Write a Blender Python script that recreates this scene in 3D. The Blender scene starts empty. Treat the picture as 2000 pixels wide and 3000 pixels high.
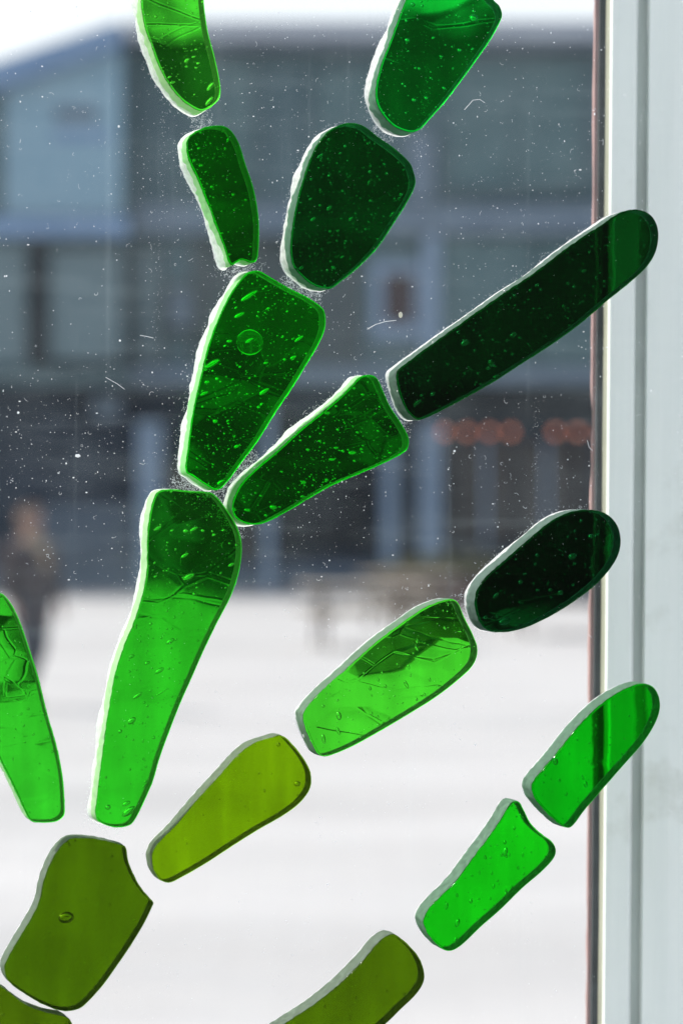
import bpy, bmesh, math, random
from mathutils import Vector, Matrix, noise
S = bpy.context.scene
COL = S.collection
K = 0.00012                    # tangent per photograph pixel
EYE = Vector((0, 0, 1.6))
# ------------------------------------------------------------------ camera
cd = bpy.data.cameras.new('camera'); cam = bpy.data.objects.new('camera', cd); COL.objects.link(cam)
cam.location = EYE; cam.rotation_euler = (math.radians(90), 0, 0)
cd.sensor_fit = 'HORIZONTAL'; cd.sensor_width = 24; cd.lens = 100
cd.clip_start = 0.02; cd.clip_end = 3000
cd.dof.use_dof = True; cd.dof.focus_distance = 0.603; cd.dof.aperture_fstop = 17.8
S.camera = cam
# ------------------------------------------------------------------ sky and sun
SUN_EL, SUN_LEFT = 44, 64      # elevation; degrees left of the view direction
W = bpy.data.worlds.new('World'); S.world = W; W.use_nodes = True
wn = W.node_tree.nodes; wl = W.node_tree.links; wn.clear()
sk = wn.new('ShaderNodeTexSky'); sk.sky_type = 'NISHITA'; sk.sun_disc = False
sk.sun_elevation = math.radians(SUN_EL); sk.sun_rotation = math.radians(-SUN_LEFT)
sk.air_density = 1.0; sk.dust_density = 5.0; sk.ozone_density = 1.0; sk.altitude = 0
bg = wn.new('ShaderNodeBackground'); bg.inputs[1].default_value = 0.14
wo = wn.new('ShaderNodeOutputWorld'); 
# thin bright cloud veil, densest towards the horizon
wt = wn.new('ShaderNodeTexCoord'); wx = wn.new('ShaderNodeSeparateXYZ'); wl.new(wt.outputs['Generated'], wx.inputs[0])
wr = wn.new('ShaderNodeMapRange'); wr.inputs[1].default_value = 0.0; wr.inputs[2].default_value = 0.75; wr.inputs[3].default_value = 0.85; wr.inputs[4].default_value = 0.15; wl.new(wx.outputs[2], wr.inputs[0])
wz = wn.new('ShaderNodeTexNoise'); wz.inputs['Scale'].default_value = 3; wz.inputs['Detail'].default_value = 5; wl.new(wt.outputs['Generated'], wz.inputs['Vector'])
wa = wn.new('ShaderNodeMath'); wa.operation = 'MULTIPLY_ADD'; wa.inputs[1].default_value = 0.5; wa.inputs[2].default_value = -0.25; wl.new(wz.outputs[0], wa.inputs[0])
wb = wn.new('ShaderNodeMath'); wb.operation = 'ADD'; wb.use_clamp = True; wl.new(wr.outputs[0], wb.inputs[0]); wl.new(wa.outputs[0], wb.inputs[1])
wm = wn.new('ShaderNodeMix'); wm.data_type = 'RGBA'; wl.new(wb.outputs[0], wm.inputs[0]); wl.new(sk.outputs[0], wm.inputs[6]); wm.inputs[7].default_value = (5.2, 5.35, 5.5, 1)
wl.new(wm.outputs[2], bg.inputs[0]); wl.new(bg.outputs[0], wo.inputs[0])
sd = bpy.data.lights.new('sun', 'SUN'); sd.energy = 3.2; sd.angle = math.radians(0.53); sd.color = (1, 0.96, 0.9)
sun = bpy.data.objects.new('sun', sd); COL.objects.link(sun)
a, e = math.radians(SUN_LEFT), math.radians(SUN_EL)
SUNV = Vector((-math.sin(a) * math.cos(e), math.cos(a) * math.cos(e), math.sin(e)))
sun.rotation_euler = SUNV.to_track_quat('Z', 'Y').to_euler(); sun.location = (-10, 5, 20)
S.view_settings.view_transform = 'Standard'; S.view_settings.look = 'None'
S.view_settings.exposure = 0.72; S.view_settings.gamma = 1; S.view_settings.use_curve_mapping = False
cy = S.cycles
cy.max_bounces = 20; cy.transmission_bounces = 16; cy.transparent_max_bounces = 24; cy.diffuse_bounces = 3; cy.glossy_bounces = 6
cy.use_denoising = True; cy.sample_clamp_indirect = 8; cy.caustics_reflective = False; cy.caustics_refractive = True

# ------------------------------------------------------------------ helpers
def mat(name):
    m = bpy.data.materials.new(name); m.use_nodes = True; m.node_tree.nodes.clear()
    n = m.node_tree.nodes; l = m.node_tree.links
    out = n.new('ShaderNodeOutputMaterial')
    return m, n, l, out
def c4(c): return (c[0], c[1], c[2], 1)
def simple(name, col, rough=0.7, var=0.12, scale=3.0, spec=0.3, metal=0.0, emis=None, bump=0.0):
    m, n, l, out = mat(name)
    b = n.new('ShaderNodeBsdfPrincipled'); l.new(b.outputs[0], out.inputs[0])
    b.inputs['Roughness'].default_value = rough; b.inputs['Specular IOR Level'].default_value = spec
    b.inputs['Metallic'].default_value = metal
    tc = n.new('ShaderNodeTexCoord'); nz = n.new('ShaderNodeTexNoise'); nz.inputs['Scale'].default_value = scale
    nz.inputs['Detail'].default_value = 5
    l.new(tc.outputs['Object'], nz.inputs['Vector'])
    mr = n.new('ShaderNodeMapRange'); mr.inputs[3].default_value = 1 - var * 1.6; mr.inputs[4].default_value = 1 + var * 1.6
    l.new(nz.outputs[0], mr.inputs[0])
    mx = n.new('ShaderNodeVectorMath'); mx.operation = 'SCALE'; mx.inputs[0].default_value = col
    l.new(mr.outputs[0], mx.inputs['Scale']); l.new(mx.outputs[0], b.inputs['Base Color'])
    if bump:
        bp = n.new('ShaderNodeBump'); bp.inputs['Strength'].default_value = bump; bp.inputs['Distance'].default_value = 0.01
        l.new(nz.outputs[0], bp.inputs['Height']); l.new(bp.outputs[0], b.inputs['Normal'])
    if emis: b.inputs['Emission Color'].default_value = c4(col); b.inputs['Emission Strength'].default_value = emis
    return m
def tag(o, label=None, cat=None, group=None, kind=None):
    for k, v in (('label', label), ('category', cat), ('group', group), ('kind', kind)):
        if v: o[k] = v
    return o
def empty(name, loc):
    o = bpy.data.objects.new(name, None); COL.objects.link(o); o.location = loc; o.empty_display_size = 0.01
    return o
def link(name, me, parent=None, mats=()):
    o = bpy.data.objects.new(name, me); COL.objects.link(o)
    if parent: o.parent = parent
    for m in mats: me.materials.append(m)
    return o
def obj(name, verts, faces, mats, parent=None, origin=None, mi=None, smooth=False):
    """verts in world space; stored relative to parent's location (or origin)"""
    L = Vector(parent.matrix_basis.translation) if parent else Vector(origin or (0, 0, 0))
    if parent and parent.parent: L = L + parent.parent.matrix_basis.translation
    me = bpy.data.meshes.new(name); me.from_pydata([Vector(v) - L for v in verts], [], faces)
    if not isinstance(mats, (list, tuple)): mats = [mats]
    o = link(name, me, parent, mats)
    if not parent: o.location = L
    if mi: me.polygons.foreach_set('material_index', mi)
    if smooth is True: me.polygons.foreach_set('use_smooth', [True] * len(me.polygons))
    elif smooth: me.polygons.foreach_set('use_smooth', smooth)
    me.update(); return o
def boxes(lst):
    V, F = [], []
    for (x0, x1, y0, y1, z0, z1) in lst:
        b = len(V)
        V += [(x0,y0,z0),(x1,y0,z0),(x1,y1,z0),(x0,y1,z0),(x0,y0,z1),(x1,y0,z1),(x1,y1,z1),(x0,y1,z1)]
        F += [(b,b+3,b+2,b+1),(b+4,b+5,b+6,b+7),(b,b+1,b+5,b+4),(b+1,b+2,b+6,b+5),(b+2,b+3,b+7,b+6),(b+3,b,b+4,b+7)]
    return V, F
def box(name, x0, x1, y0, y1, z0, z1, m, parent, bevel=0):
    V, F = boxes([(x0, x1, y0, y1, z0, z1)])
    o = obj(name, V, F, m, parent)
    if bevel:
        bm = bmesh.new(); bm.from_mesh(o.data)
        bmesh.ops.bevel(bm, geom=bm.edges[:], offset=bevel, segments=2, affect='EDGES', profile=0.6)
        bm.to_mesh(o.data); bm.free()
    return o
def tube(path, r, sides=6, closed_ends=True):
    V, F = [], []; n = len(path)
    for i, p in enumerate(path):
        p = Vector(p); d = (Vector(path[min(i+1, n-1)]) - Vector(path[max(i-1, 0)])).normalized()
        s = d.cross(Vector((0.31, 0.2, 0.93))).normalized(); t = d.cross(s)
        rr = r[i] if isinstance(r, (list, tuple)) else r
        for k in range(sides):
            q = 2 * math.pi * k / sides
            V.append(p + (s * math.cos(q) + t * math.sin(q)) * rr)
    for i in range(n - 1):
        for k in range(sides):
            a0 = i * sides + k; a1 = i * sides + (k + 1) % sides
            F.append((a0, a1, a1 + sides, a0 + sides))
    if closed_ends: F.append(tuple(range(sides))[::-1]); F.append(tuple(range((n-1)*sides, n*sides)))
    return V, F
def merge(parts):
    V, F = [], []
    for v, f in parts:
        b = len(V); V += list(v); F += [tuple(i + b for i in q) for q in f]
    return V, F

# ------------------------------------------------------------------ the plane of the window pane
NP = Vector((-0.264, 1, 0)).normalized()       # outwards through the pane
UP = Vector((NP.y, -NP.x, 0)); VP = Vector((0, 0, 1))
A0 = Vector((0, 0.6, 1.6))                     # w = 0 : front faces of the glass pieces
T = 0.0072                                     # thickness of the glass pieces
def px2uv(px, py, w=0.0):
    d = Vector(((px - 1000) * K, 1, (1500 - py) * K))
    s = (NP.dot(A0 - EYE) + w) / NP.dot(d)
    P = EYE + d * s - A0
    return P.dot(UP), P.z
def Q(u, v, w): return A0 + UP * u + VP * v + NP * w

# ------------------------------------------------------------------ materials outdoors
M = {}
M['wall'] = simple('grey render', (0.0738, 0.1225, 0.1428), 0.85, 0.1, 0.9)
M['wall_low'] = simple('brown grey render', (0.0616, 0.0804, 0.0873), 0.85, 0.2, 0.8)
M['panel_blue'] = simple('pale blue cladding', (0.2066, 0.3329, 0.4175), 0.6, 0.08, 0.7)
M['panel_teal'] = simple('grey green cladding', (0.0738, 0.132, 0.1457), 0.6, 0.12, 0.8)
M['panel_mid'] = simple('weathered green cladding', (0.1114, 0.1671, 0.1882), 0.6, 0.15, 0.8)
M['band'] = simple('stone band', (0.1281, 0.1739, 0.2257), 0.8, 0.08, 2)
M['roof'] = simple('zinc roof', (0.1552, 0.2511, 0.3998), 0.55, 0.1, 1.5)
M['pale'] = simple('pale paint', (0.1769, 0.2512, 0.3474), 0.6, 0.06, 2)
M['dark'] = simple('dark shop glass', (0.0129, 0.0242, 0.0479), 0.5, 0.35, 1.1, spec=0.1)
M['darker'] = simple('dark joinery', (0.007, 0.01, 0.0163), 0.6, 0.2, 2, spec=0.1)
M['red'] = simple('dark red curtain', (0.0433, 0.0234, 0.0264), 0.8, 0.1, 2)
M['brown'] = simple('brown shop front', (0.0442, 0.0368, 0.0355), 0.7, 0.35, 1.5)
M['plinth'] = simple('grey plinth', (0.06, 0.0884, 0.1298), 0.8, 0.1, 1.5)
M['wood'] = simple('bleached picnic wood', (0.33, 0.29, 0.235), 0.8, 0.15, 8)
M['wood_dark'] = simple('stained picnic wood', (0.05, 0.036, 0.033), 0.8, 0.15, 8)
M['frameleg'] = simple('brown timber leg', (0.08, 0.06, 0.045), 0.8, 0.15, 8)
M['leaf'] = simple('olive foliage', (0.085, 0.085, 0.035), 0.8, 0.4, 6)
M['planter'] = simple('rust brown planter', (0.075, 0.045, 0.042), 0.7, 0.2, 5)
M['soil'] = simple('soil', (0.04, 0.03, 0.02), 0.95, 0.2, 12)
M['lamp'] = simple('orange lamp glass', (1.0, 0.30, 0.14), 0.5, 0.05, 2, emis=0.32)
M['skin'] = simple('skin', (0.24, 0.15, 0.12), 0.6, 0.05, 20)
M['hair'] = simple('brown hair', (0.10, 0.06, 0.04), 0.7, 0.2, 60)
M['coat'] = simple('dark coat', (0.05, 0.04, 0.045), 0.85, 0.15, 12)
M['scarf'] = simple('beige scarf', (0.20, 0.15, 0.10), 0.9, 0.15, 25)
M['trouser'] = simple('dark trousers', (0.03, 0.034, 0.05), 0.9, 0.1, 15)
M['shoe'] = simple('shoe leather', (0.03, 0.025, 0.02), 0.5, 0.1, 20)
M['eye'] = simple('eye white', (0.6, 0.6, 0.6), 0.3, 0.02, 20)
M['lip'] = simple('lips', (0.35, 0.13, 0.12), 0.5, 0.05, 20)

# ground : pale sunlit paving
m, n, l, out = mat('pale paving'); M['ground'] = m
b = n.new('ShaderNodeBsdfPrincipled'); b.inputs['Roughness'].default_value = 0.75; b.inputs['Specular IOR Level'].default_value = 0.25
l.new(b.outputs[0], out.inputs[0])
tc = n.new('ShaderNodeTexCoord')
br = n.new('ShaderNodeTexBrick'); br.inputs['Scale'].default_value = 1.0; br.inputs['Mortar Size'].default_value = 0.012
br.inputs['Brick Width'].default_value = 0.4; br.inputs['Row Height'].default_value = 0.2
br.inputs['Color1'].default_value = (0.350, 0.352, 0.360, 1); br.inputs['Color2'].default_value = (0.37, 0.37, 0.374, 1); br.inputs['Mortar'].default_value = (0.34, 0.34, 0.345, 1)
l.new(tc.outputs['Object'], br.inputs['Vector'])
mp = n.new('ShaderNodeMapping'); mp.inputs['Scale'].default_value = (0.25, 0.6, 1); l.new(tc.outputs['Object'], mp.inputs[0])
nz = n.new('ShaderNodeTexNoise'); nz.inputs['Scale'].default_value = 0.9; nz.inputs['Detail'].default_value = 4; l.new(mp.outputs[0], nz.inputs['Vector'])
mr = n.new('ShaderNodeMapRange'); mr.inputs[1].default_value = 0.3; mr.inputs[2].default_value = 0.7; mr.inputs[3].default_value = 0.86; mr.inputs[4].default_value = 1.10; l.new(nz.outputs[0], mr.inputs[0])
vm = n.new('ShaderNodeVectorMath'); vm.operation = 'SCALE'; l.new(br.outputs[0], vm.inputs[0]); l.new(mr.outputs[0], vm.inputs['Scale'])
l.new(vm.outputs[0], b.inputs['Base Color'])

V, F = boxes([(-400, 400, -300, 900, -0.3, 0.0)])
tag(obj('ground', V, F, M['ground']), 'pale sunlit paved square in front of the building', 'ground', kind='structure')

# ------------------------------------------------------------------ the building across the square
D = 58.0; s = D * K
def X(px): return (px - 1000) * s
def Z(py): return 1.6 + (1500 - py) * s
bld = tag(empty('building', (0, D, 0)), 'grey building in shade across the square, with pale blue gable at its left', 'building')
# ground floor: recessed dark shop front, upper floors above
box('upper_wall', X(385), X(2900), D, D + 9, Z(1128), Z(150), M['wall'], bld)
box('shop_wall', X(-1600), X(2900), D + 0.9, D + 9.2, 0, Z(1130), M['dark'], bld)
box('plinth', X(-1600), X(2900), D + 0.3, D + 0.88, 0, Z(1655), M['plinth'], bld)
box('stone_band', X(392), X(2900), D - 0.3, D + 0.003, Z(688), Z(602), M['band'], bld)
box('stone_band', X(-1600), X(2900), D - 0.35, D + 0.005, Z(1126), Z(1078), M['band'], bld)
# main roof: eaves board and a sloping zinc slope behind it
V = [(X(330), D - 0.5, Z(150)), (X(2900), D - 0.5, Z(150)), (X(2900), D - 0.5, Z(125)), (X(330), D - 0.5, Z(125)),
     (X(330), D + 4.5, Z(-55)), (X(2900), D + 4.5, Z(-55)), (X(330), D + 9.5, Z(150)), (X(2900), D + 9.5, Z(150))]
F = [(0, 1, 2, 3), (3, 2, 5, 4), (4, 5, 7, 6), (0, 6, 7, 1), (0, 3, 4, 6), (1, 7, 5, 2)]
M['zinc_dark'] = simple('darkened zinc slope', (0.075, 0.095, 0.125), 0.7, 0.12, 1.5)  # zinc colour darkened to offset the sun falling on this slope
roof = obj('roof', V, F, M['zinc_dark'], bld)
# left gabled wing standing a little forward
def prism(poly, y0, y1):
    n_ = len(poly)
    V = [(x, y0, z) for x, z in poly] + [(x, y1, z) for x, z in poly]
    F = [tuple(range(n_)), tuple(range(2*n_-1, n_-1, -1))] + [(i, i + n_, (i + 1) % n_ + n_, (i + 1) % n_) for i in range(n_)]
    return V, F
gy = D - 0.8
V, F = prism([(X(-1300), Z(1128)), (X(384), Z(1128)), (X(384), Z(160)), (X(350), Z(160)), (X(-460), Z(440)), (X(-1300), Z(750))], gy, D + 8)
obj('gable_wall', V, F, M['wall'], bld)
V, F = prism([(X(362), Z(92)), (X(362), Z(165)), (X(0), Z(288)), (X(-1350), Z(770)), (X(-1350), Z(690)), (X(0), Z(214))], gy - 0.5, D + 8.2)
obj('gable_roof', V, F, M['roof'], bld)
# pale blue cladding bay in the gable
V, F = prism([(X(28), Z(640)), (X(365), Z(640)), (X(365), Z(160)), (X(28), Z(283))], gy - 0.06, gy + 0.01)
w1 = obj('cladding_panel', V, F, M['panel_blue'], bld)
V, F = prism([(X(-700), Z(640)), (X(12), Z(640)), (X(12), Z(300)), (X(-560), Z(500))], gy - 0.06, gy + 0.01)
obj('cladding_panel', V, F, M['wall'], bld)
box('cladding_strip', X(175), X(295), gy - 0.1, gy - 0.058, Z(372), Z(330), M['band'], bld)
box('cladding_strip', X(170), X(330), gy - 0.1, gy - 0.058, Z(428), Z(398), M['roof'], bld)
box('stone_band', X(-1300), X(386), gy - 0.25, gy + 0.003, Z(706), Z(650), M['roof'], bld)
def window(x0, x1, y0, y1, yy, mpane, mframe, fw=14, mull=()):
    f = box('window', X(x0), X(x1), yy - 0.05, yy + 0.002, Z(y1), Z(y0), mpane, bld)
    L = [(X(x0-fw), X(x0), yy - 0.12, yy, Z(y1+fw), Z(y0-fw)), (X(x1), X(x1+fw), yy - 0.12, yy, Z(y1+fw), Z(y0-fw)),
         (X(x0), X(x1), yy - 0.12, yy, Z(y0), Z(y0-fw)), (X(x0), X(x1), yy - 0.12, yy, Z(y1+fw), Z(y1))]
    for q in mull: L.append((X(q-4), X(q+4), yy - 0.09, yy - 0.05, Z(y1), Z(y0)))
    V, F = boxes(L); obj('window_frame', V, F, mframe, f)
    V, F = boxes([(X(x0-fw-8), X(x1+fw+8), yy - 0.22, yy, Z(y1+fw+10), Z(y1+fw))]); obj('window_sill', V, F, mframe, f)
window(-260, 84, 730, 1062, gy, M['panel_mid'], M['wall'], 8, (-90,))
window(158, 372, 740, 1062, gy, M['panel_mid'], M['darker'], 8)
box('downpipe', X(100), X(140), gy - 0.2, gy - 0.01, Z(1078), Z(706), M['darker'], bld)
window(405, 470, 735, 1060, D, M['panel_mid'], M['wall_low'], 10)
window(500, 560, 845, 960, D, M['band'], M['wall_low'], 10)
window(640, 820, 745, 1060, D, M['wall_low'], M['wall_low'], 14, (730,))
window(1122, 1215, 800, 950, D, M['red'], M['pale'], 34)
box('pilaster', X(1238), X(1288), D - 0.25, D, Z(1076), Z(690), M['pale'], bld)
box('wall_panel', X(560), X(1060), D - 0.03, D + 0.002, Z(1076), Z(690), M['wall_low'], bld)
box('cladding_panel', X(1292), X(1560), D - 0.08, D + 0.002, Z(1070), Z(700), M['panel_teal'], bld)
box('cladding_panel', X(1575), X(1900), D - 0.08, D + 0.002, Z(1070), Z(700), M['panel_teal'], bld)
window(560, 740, 190, 520, D, M['panel_teal'], M['wall'], 12, (650,))
window(930, 1100, 210, 540, D, M['panel_teal'], M['wall'], 12)
box('pilaster', X(1190), X(1272), D - 0.2, D, Z(590), Z(395), M['band'], bld)
window(1310, 1700, 190, 540, D, M['panel_teal'], M['wall'], 16, (1505,))
window(1790, 2100, 190, 540, D, M['panel_teal'], M['wall'], 16)
# shop front
for x0, x1, y0 in ((400, 470, 1235), (1120, 1160, 1140), (1232, 1292, 1235), (770, 800, 1180), (-200, -150, 1180), (1930, 1990, 1180)):
    box('column', X(x0), X(x1), D + 0.1, D + 0.6, 0.0 if x0 != 1232 else Z(1640), Z(y0), M['pale'], bld)
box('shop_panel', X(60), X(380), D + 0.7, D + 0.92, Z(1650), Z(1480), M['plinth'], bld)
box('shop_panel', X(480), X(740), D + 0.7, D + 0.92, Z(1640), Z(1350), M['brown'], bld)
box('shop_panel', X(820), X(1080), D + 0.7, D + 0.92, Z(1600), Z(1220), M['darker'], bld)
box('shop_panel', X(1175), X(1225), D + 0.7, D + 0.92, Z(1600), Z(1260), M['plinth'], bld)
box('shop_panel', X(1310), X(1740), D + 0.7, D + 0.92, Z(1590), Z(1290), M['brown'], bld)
box('lamp_spot', X(270), X(350), D + 0.3, D + 0.9, Z(1225), Z(1155), M['band'], bld)  # pale box standing in for the blurred glow of a lamp
for q in (1340, 1420, 1510, 1600, 1690):
    box('glazing_bar', X(q), X(q + 14), D + 0.6, D + 0.695, Z(1588), Z(1292), M['pale' if q in (1420, 1600) else 'darker'], bld)
box('door', X(620), X(700), D + 0.6, D + 0.69, Z(1640), Z(1330), M['darker'], bld)
box('fascia_board', X(1140), X(2000), D + 0.2, D + 0.89, Z(1228), Z(1140), M['darker'], bld)
# row of small lamps under the fascia
for i, q in enumerate((1301, 1367, 1432, 1495, 1625, 1690, 1762, 1826)):
    r = 0.075; c = Vector((X(q), D - 0.12, Z(1266)))
    t = tag(empty('hanging_lamp', c), ['leftmost glowing orange lamp of the row under the dark shop fascia', 'second glowing orange lamp from the left under the shop fascia',
        'third glowing orange lamp from the left under the shop fascia', 'fourth orange lamp from the left, last before the gap in the row', 'fifth orange lamp from the left, first after the gap in the row',
        'orange lamp seen closest to the window frame edge', 'orange lamp hidden behind the window frame', 'farthest orange lamp to the right behind the window frame'][i], 'lamp', 'orange lamps hanging in a row under the shop fascia')
    bm = bmesh.new(); bmesh.ops.create_uvsphere(bm, u_segments=16, v_segments=10, radius=r); me = bpy.data.meshes.new('bulb'); bm.to_mesh(me); bm.free()
    me.polygons.foreach_set('use_smooth', [True] * len(me.polygons)); link('bulb', me, t, [M['lamp']])
    V, F = tube([c + Vector((0, 0, r)), c + Vector((0, 0.0, 0.35))], 0.012, 6); obj('lamp_cord', V, F, M['darker'], t)
    V, F = tube([c + Vector((0, 0, r * 0.8)), c + Vector((0, 0.0, r + 0.04))], 0.03, 10); obj('lamp_cap', V, F, M['darker'], t)

# ------------------------------------------------------------------ picnic tables
def picnic(cx, cy_, rz, m1, m2, label, w=1.5):
    t = tag(empty('picnic_table', (0, 0, 0)), label, 'picnic table', 'picnic tables on the square')
    h = w / 2
    for k in range(4): box('tabletop_board', -h, h, -0.35 + k * 0.18, -0.18 + k * 0.18, 0.71, 0.75, m1, t, 0.006)
    for sy in (-1, 1):
        for k in range(2):
            y = sy * (0.62 + k * 0.13); box('bench_board', -h, h, y - 0.06, y + 0.06, 0.42, 0.46, m1, t, 0.006)
    for sx in (-1, 1):
        x = sx * (h - 0.28)
        box('crossbar', x - 0.02, x + 0.02, -0.74, 0.74, 0.35, 0.419, m2, t)
        box('top_batten', x - 0.02, x + 0.02, -0.34, 0.34, 0.64, 0.709, m2, t)
        for sy in (-1, 1):
            V = []; x0 = x + sx * 0.021; x1 = x0 + sx * 0.04
            for xx in (x0, x1): V += [(xx, sy*0.26, 0.709), (xx, sy*0.16, 0.709), (xx, sy*0.56, 0), (xx, sy*0.66, 0)]
            obj('leg', V, [(0,1,2,3),(7,6,5,4),(0,4,5,1),(1,5,6,2),(2,6,7,3),(3,7,4,0)], m2, t)
    t.location = (cx, cy_, 0); t.rotation_euler = (0, 0, rz)
    return t
picnic((1060-1000)*K*33.5, 33.5, 0.12, M['wood'], M['frameleg'], 'bleached wooden picnic table in full sun, nearest of the tables to the window', 1.45)
picnic((1190-1000)*K*40, 40.0, -0.25, M['wood'], M['frameleg'], 'bleached wooden picnic table between the nearest table and the planter', 1.3)
picnic((1660-1000)*K*37, 37.0, 0.1, M['wood_dark'], M['wood_dark'], 'dark stained picnic table beside the window frame edge', 1.7)

# planter with shrub
random.seed(5)
pc = Vector(((1310-1000)*K*46, 46, 0))
pl = tag(empty('planter', pc), 'rust brown box planter standing on the square behind the picnic tables', 'planter')
hw = 0.95
box('box_body', pc.x-hw, pc.x+hw, 45.6, 46.4, 0.03, 0.52, M['planter'], pl, 0.02)
box('rim', pc.x-hw-0.04, pc.x+hw+0.04, 45.56, 46.44, 0.52, 0.57, M['planter'], pl, 0.01)
box('soil', pc.x-hw+0.06, pc.x+hw-0.06, 45.66, 46.34, 0.571, 0.59, M['soil'], pl)
sh = tag(empty('shrub', (pc.x, 46, 0.58)), 'low olive green shrub filling the rust brown planter', 'shrub')
P_ = []
for k in range(9):
    bx = pc.x - 0.8 + k * 0.2; P_.append(tube([(bx, 46, 0.56), (bx + random.uniform(-.1, .1), 46 + random.uniform(-.1, .1), 0.78), (bx + random.uniform(-.16, .16), 46 + random.uniform(-.2, .2), 0.95)], [0.012, 0.009, 0.004], 5))
V, F = merge(P_); obj('stem', V, F, M['frameleg'], sh)
V, F = [], []
for k in range(4200):
    th = random.random() * 6.283; rr = math.sqrt(random.random()); x = math.cos(th) * rr * 1.15; y = math.sin(th) * rr * 0.45
    top = 0.42 * math.sqrt(max(0, 1 - rr * rr)) * (0.75 + 0.4 * noise.noise(Vector((x * 4, y * 4, 2)))); z = 0.60 + random.random() * top
    c = Vector((pc.x + x, 46 + y, z)); dx = Vector([random.gauss(0, 1) for _ in range(3)]).normalized(); dy = dx.cross(Vector([random.gauss(0, 1) for _ in range(3)])).normalized()
    b0 = len(V); V += [c - dx * 0.04, c + dy * 0.016, c + dx * 0.04, c - dy * 0.016]; F.append((b0, b0+1, b0+2, b0+3))
obj('foliage', V, F, M['leaf'], sh)

# ------------------------------------------------------------------ the walking person
def skin(name, pts, edges, radii, m, parent, sub=2, root=0):
    me = bpy.data.meshes.new(name); me.from_pydata([Vector(p) for p in pts], edges, [])
    o = bpy.data.objects.new(name, me); COL.objects.link(o)
    md = o.modifiers.new('s', 'SKIN'); md.use_smooth_shade = True
    for i, v in enumerate(me.skin_vertices[0].data):
        r = radii[i]; v.radius = r if isinstance(r, tuple) else (r, r); v.use_root = (i == root)
    ss = o.modifiers.new('d', 'SUBSURF'); ss.levels = sub; ss.render_levels = sub
    dg = bpy.context.evaluated_depsgraph_get()
    nm = bpy.data.meshes.new_from_object(o.evaluated_get(dg)); bpy.data.objects.remove(o)
    nm.polygons.foreach_set('use_smooth', [True] * len(nm.polygons)); nm.materials.clear()
    return link(name, nm, parent, [m])
per = tag(empty('person', (0, 0, 0)), 'person in a dark coat and beige scarf walking across the sunlit square', 'person')
# faces -Y in local space, mid stride; scaled to 1.70 m
J = dict(pel=(0, 0, 0.93), bel=(0, 0, 1.06), che=(0, -0.01, 1.24), shc=(0, 0, 1.38), nk=(0, -0.01, 1.46), hd0=(0, -0.02, 1.54), hd1=(0, -0.025, 1.62), hd2=(0, -0.015, 1.685),
         shl=(-0.17, 0, 1.37), ell=(-0.22, 0.06, 1.10), wrl=(-0.21, -0.06, 0.87), shr=(0.17, 0, 1.37), elr=(0.23, 0.03, 1.10), wrr=(0.22, -0.1, 0.88),
         hil=(-0.09, 0, 0.88), knl=(-0.10, -0.14, 0.49), anl=(-0.10, -0.10, 0.09), tol=(-0.11, -0.27, 0.035),
         hir=(0.09, 0, 0.88), knr=(0.10, 0.04, 0.49), anr=(0.10, 0.26, 0.13), tor=(0.11, 0.12, 0.035),
         pml=(-0.20, -0.10, 0.81), pmr=(0.21, -0.14, 0.82))
names = list(J); ix = {k: i for i, k in enumerate(names)}
E = [('pel','bel'),('bel','che'),('che','shc'),('shc','nk'),('nk','hd0'),('hd0','hd1'),('hd1','hd2'),('shc','shl'),('shl','ell'),('ell','wrl'),('wrl','pml'),('shc','shr'),('shr','elr'),('elr','wrr'),('wrr','pmr'),
     ('pel','hil'),('hil','knl'),('knl','anl'),('anl','tol'),('pel','hir'),('hir','knr'),('knr','anr'),('anr','tor')]
R = dict(pel=(.13,.10), bel=(.12,.09), che=(.14,.10), shc=(.10,.07), nk=.052, hd0=.068, hd1=.084, hd2=.06, shl=.058, ell=.042, wrl=.028, shr=.058, elr=.042, wrr=.028,
         hil=.085, knl=.055, anl=.038, tol=.034, hir=.085, knr=.055, anr=.038, tor=.034, pml=(.036,.018), pmr=(.036,.018))
pts = [J[k] for k in names]; ed = [(ix[a_], ix[b_]) for a_, b_ in E]; rad = [R[k] for k in names]
for sgn, pm in ((-1, 'pml'), (1, 'pmr')):      # five fingers per hand
    base = Vector(J[pm])
    for f_, (dy, ln) in enumerate(((-.022, .066), (-.008, .078), (.006, .072), (.02, .056), (-.034, .05))):
        i0 = len(pts)
        root_ = base + Vector((0, dy, -0.015 if f_ < 4 else 0.02)); d1 = Vector((-sgn * .1, -.25 if f_ < 4 else -.8, -1)).normalized()
        pts += [root_, root_ + d1 * ln * .6, root_ + d1 * ln * .6 + (d1 + Vector((-sgn * .3, -.2, 0))).normalized() * ln * .5]
        ed += [(ix[pm], i0), (i0, i0 + 1), (i0 + 1, i0 + 2)]; rad += [.010, .009, .007]
body = skin('body', pts, ed, rad, M['skin'], per)
hair = skin('hair', [(0, .0, 1.60), (0, .015, 1.66), (0, -.01, 1.715), (0, .05, 1.56)], [(0, 1), (1, 2), (0, 3)], [.088, .092, .06, .06], M['hair'], per)
def blob(name, c, r, m, parent):
    bm = bmesh.new(); bmesh.ops.create_uvsphere(bm, u_segments=12, v_segments=8, radius=1, matrix=Matrix.Translation(c) @ Matrix.Diagonal((r[0], r[1], r[2], 1)))
    me = bpy.data.meshes.new(name); bm.to_mesh(me); bm.free(); me.polygons.foreach_set('use_smooth', [True] * len(me.polygons)); return link(name, me, parent, [m])
for sx in (-1, 1):
    blob('eye', (sx * .03, -.102, 1.612), (.013, .008, .009), M['eye'], per); blob('ear', (sx * .086, -.01, 1.60), (.012, .02, .03), M['skin'], per)
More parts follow.
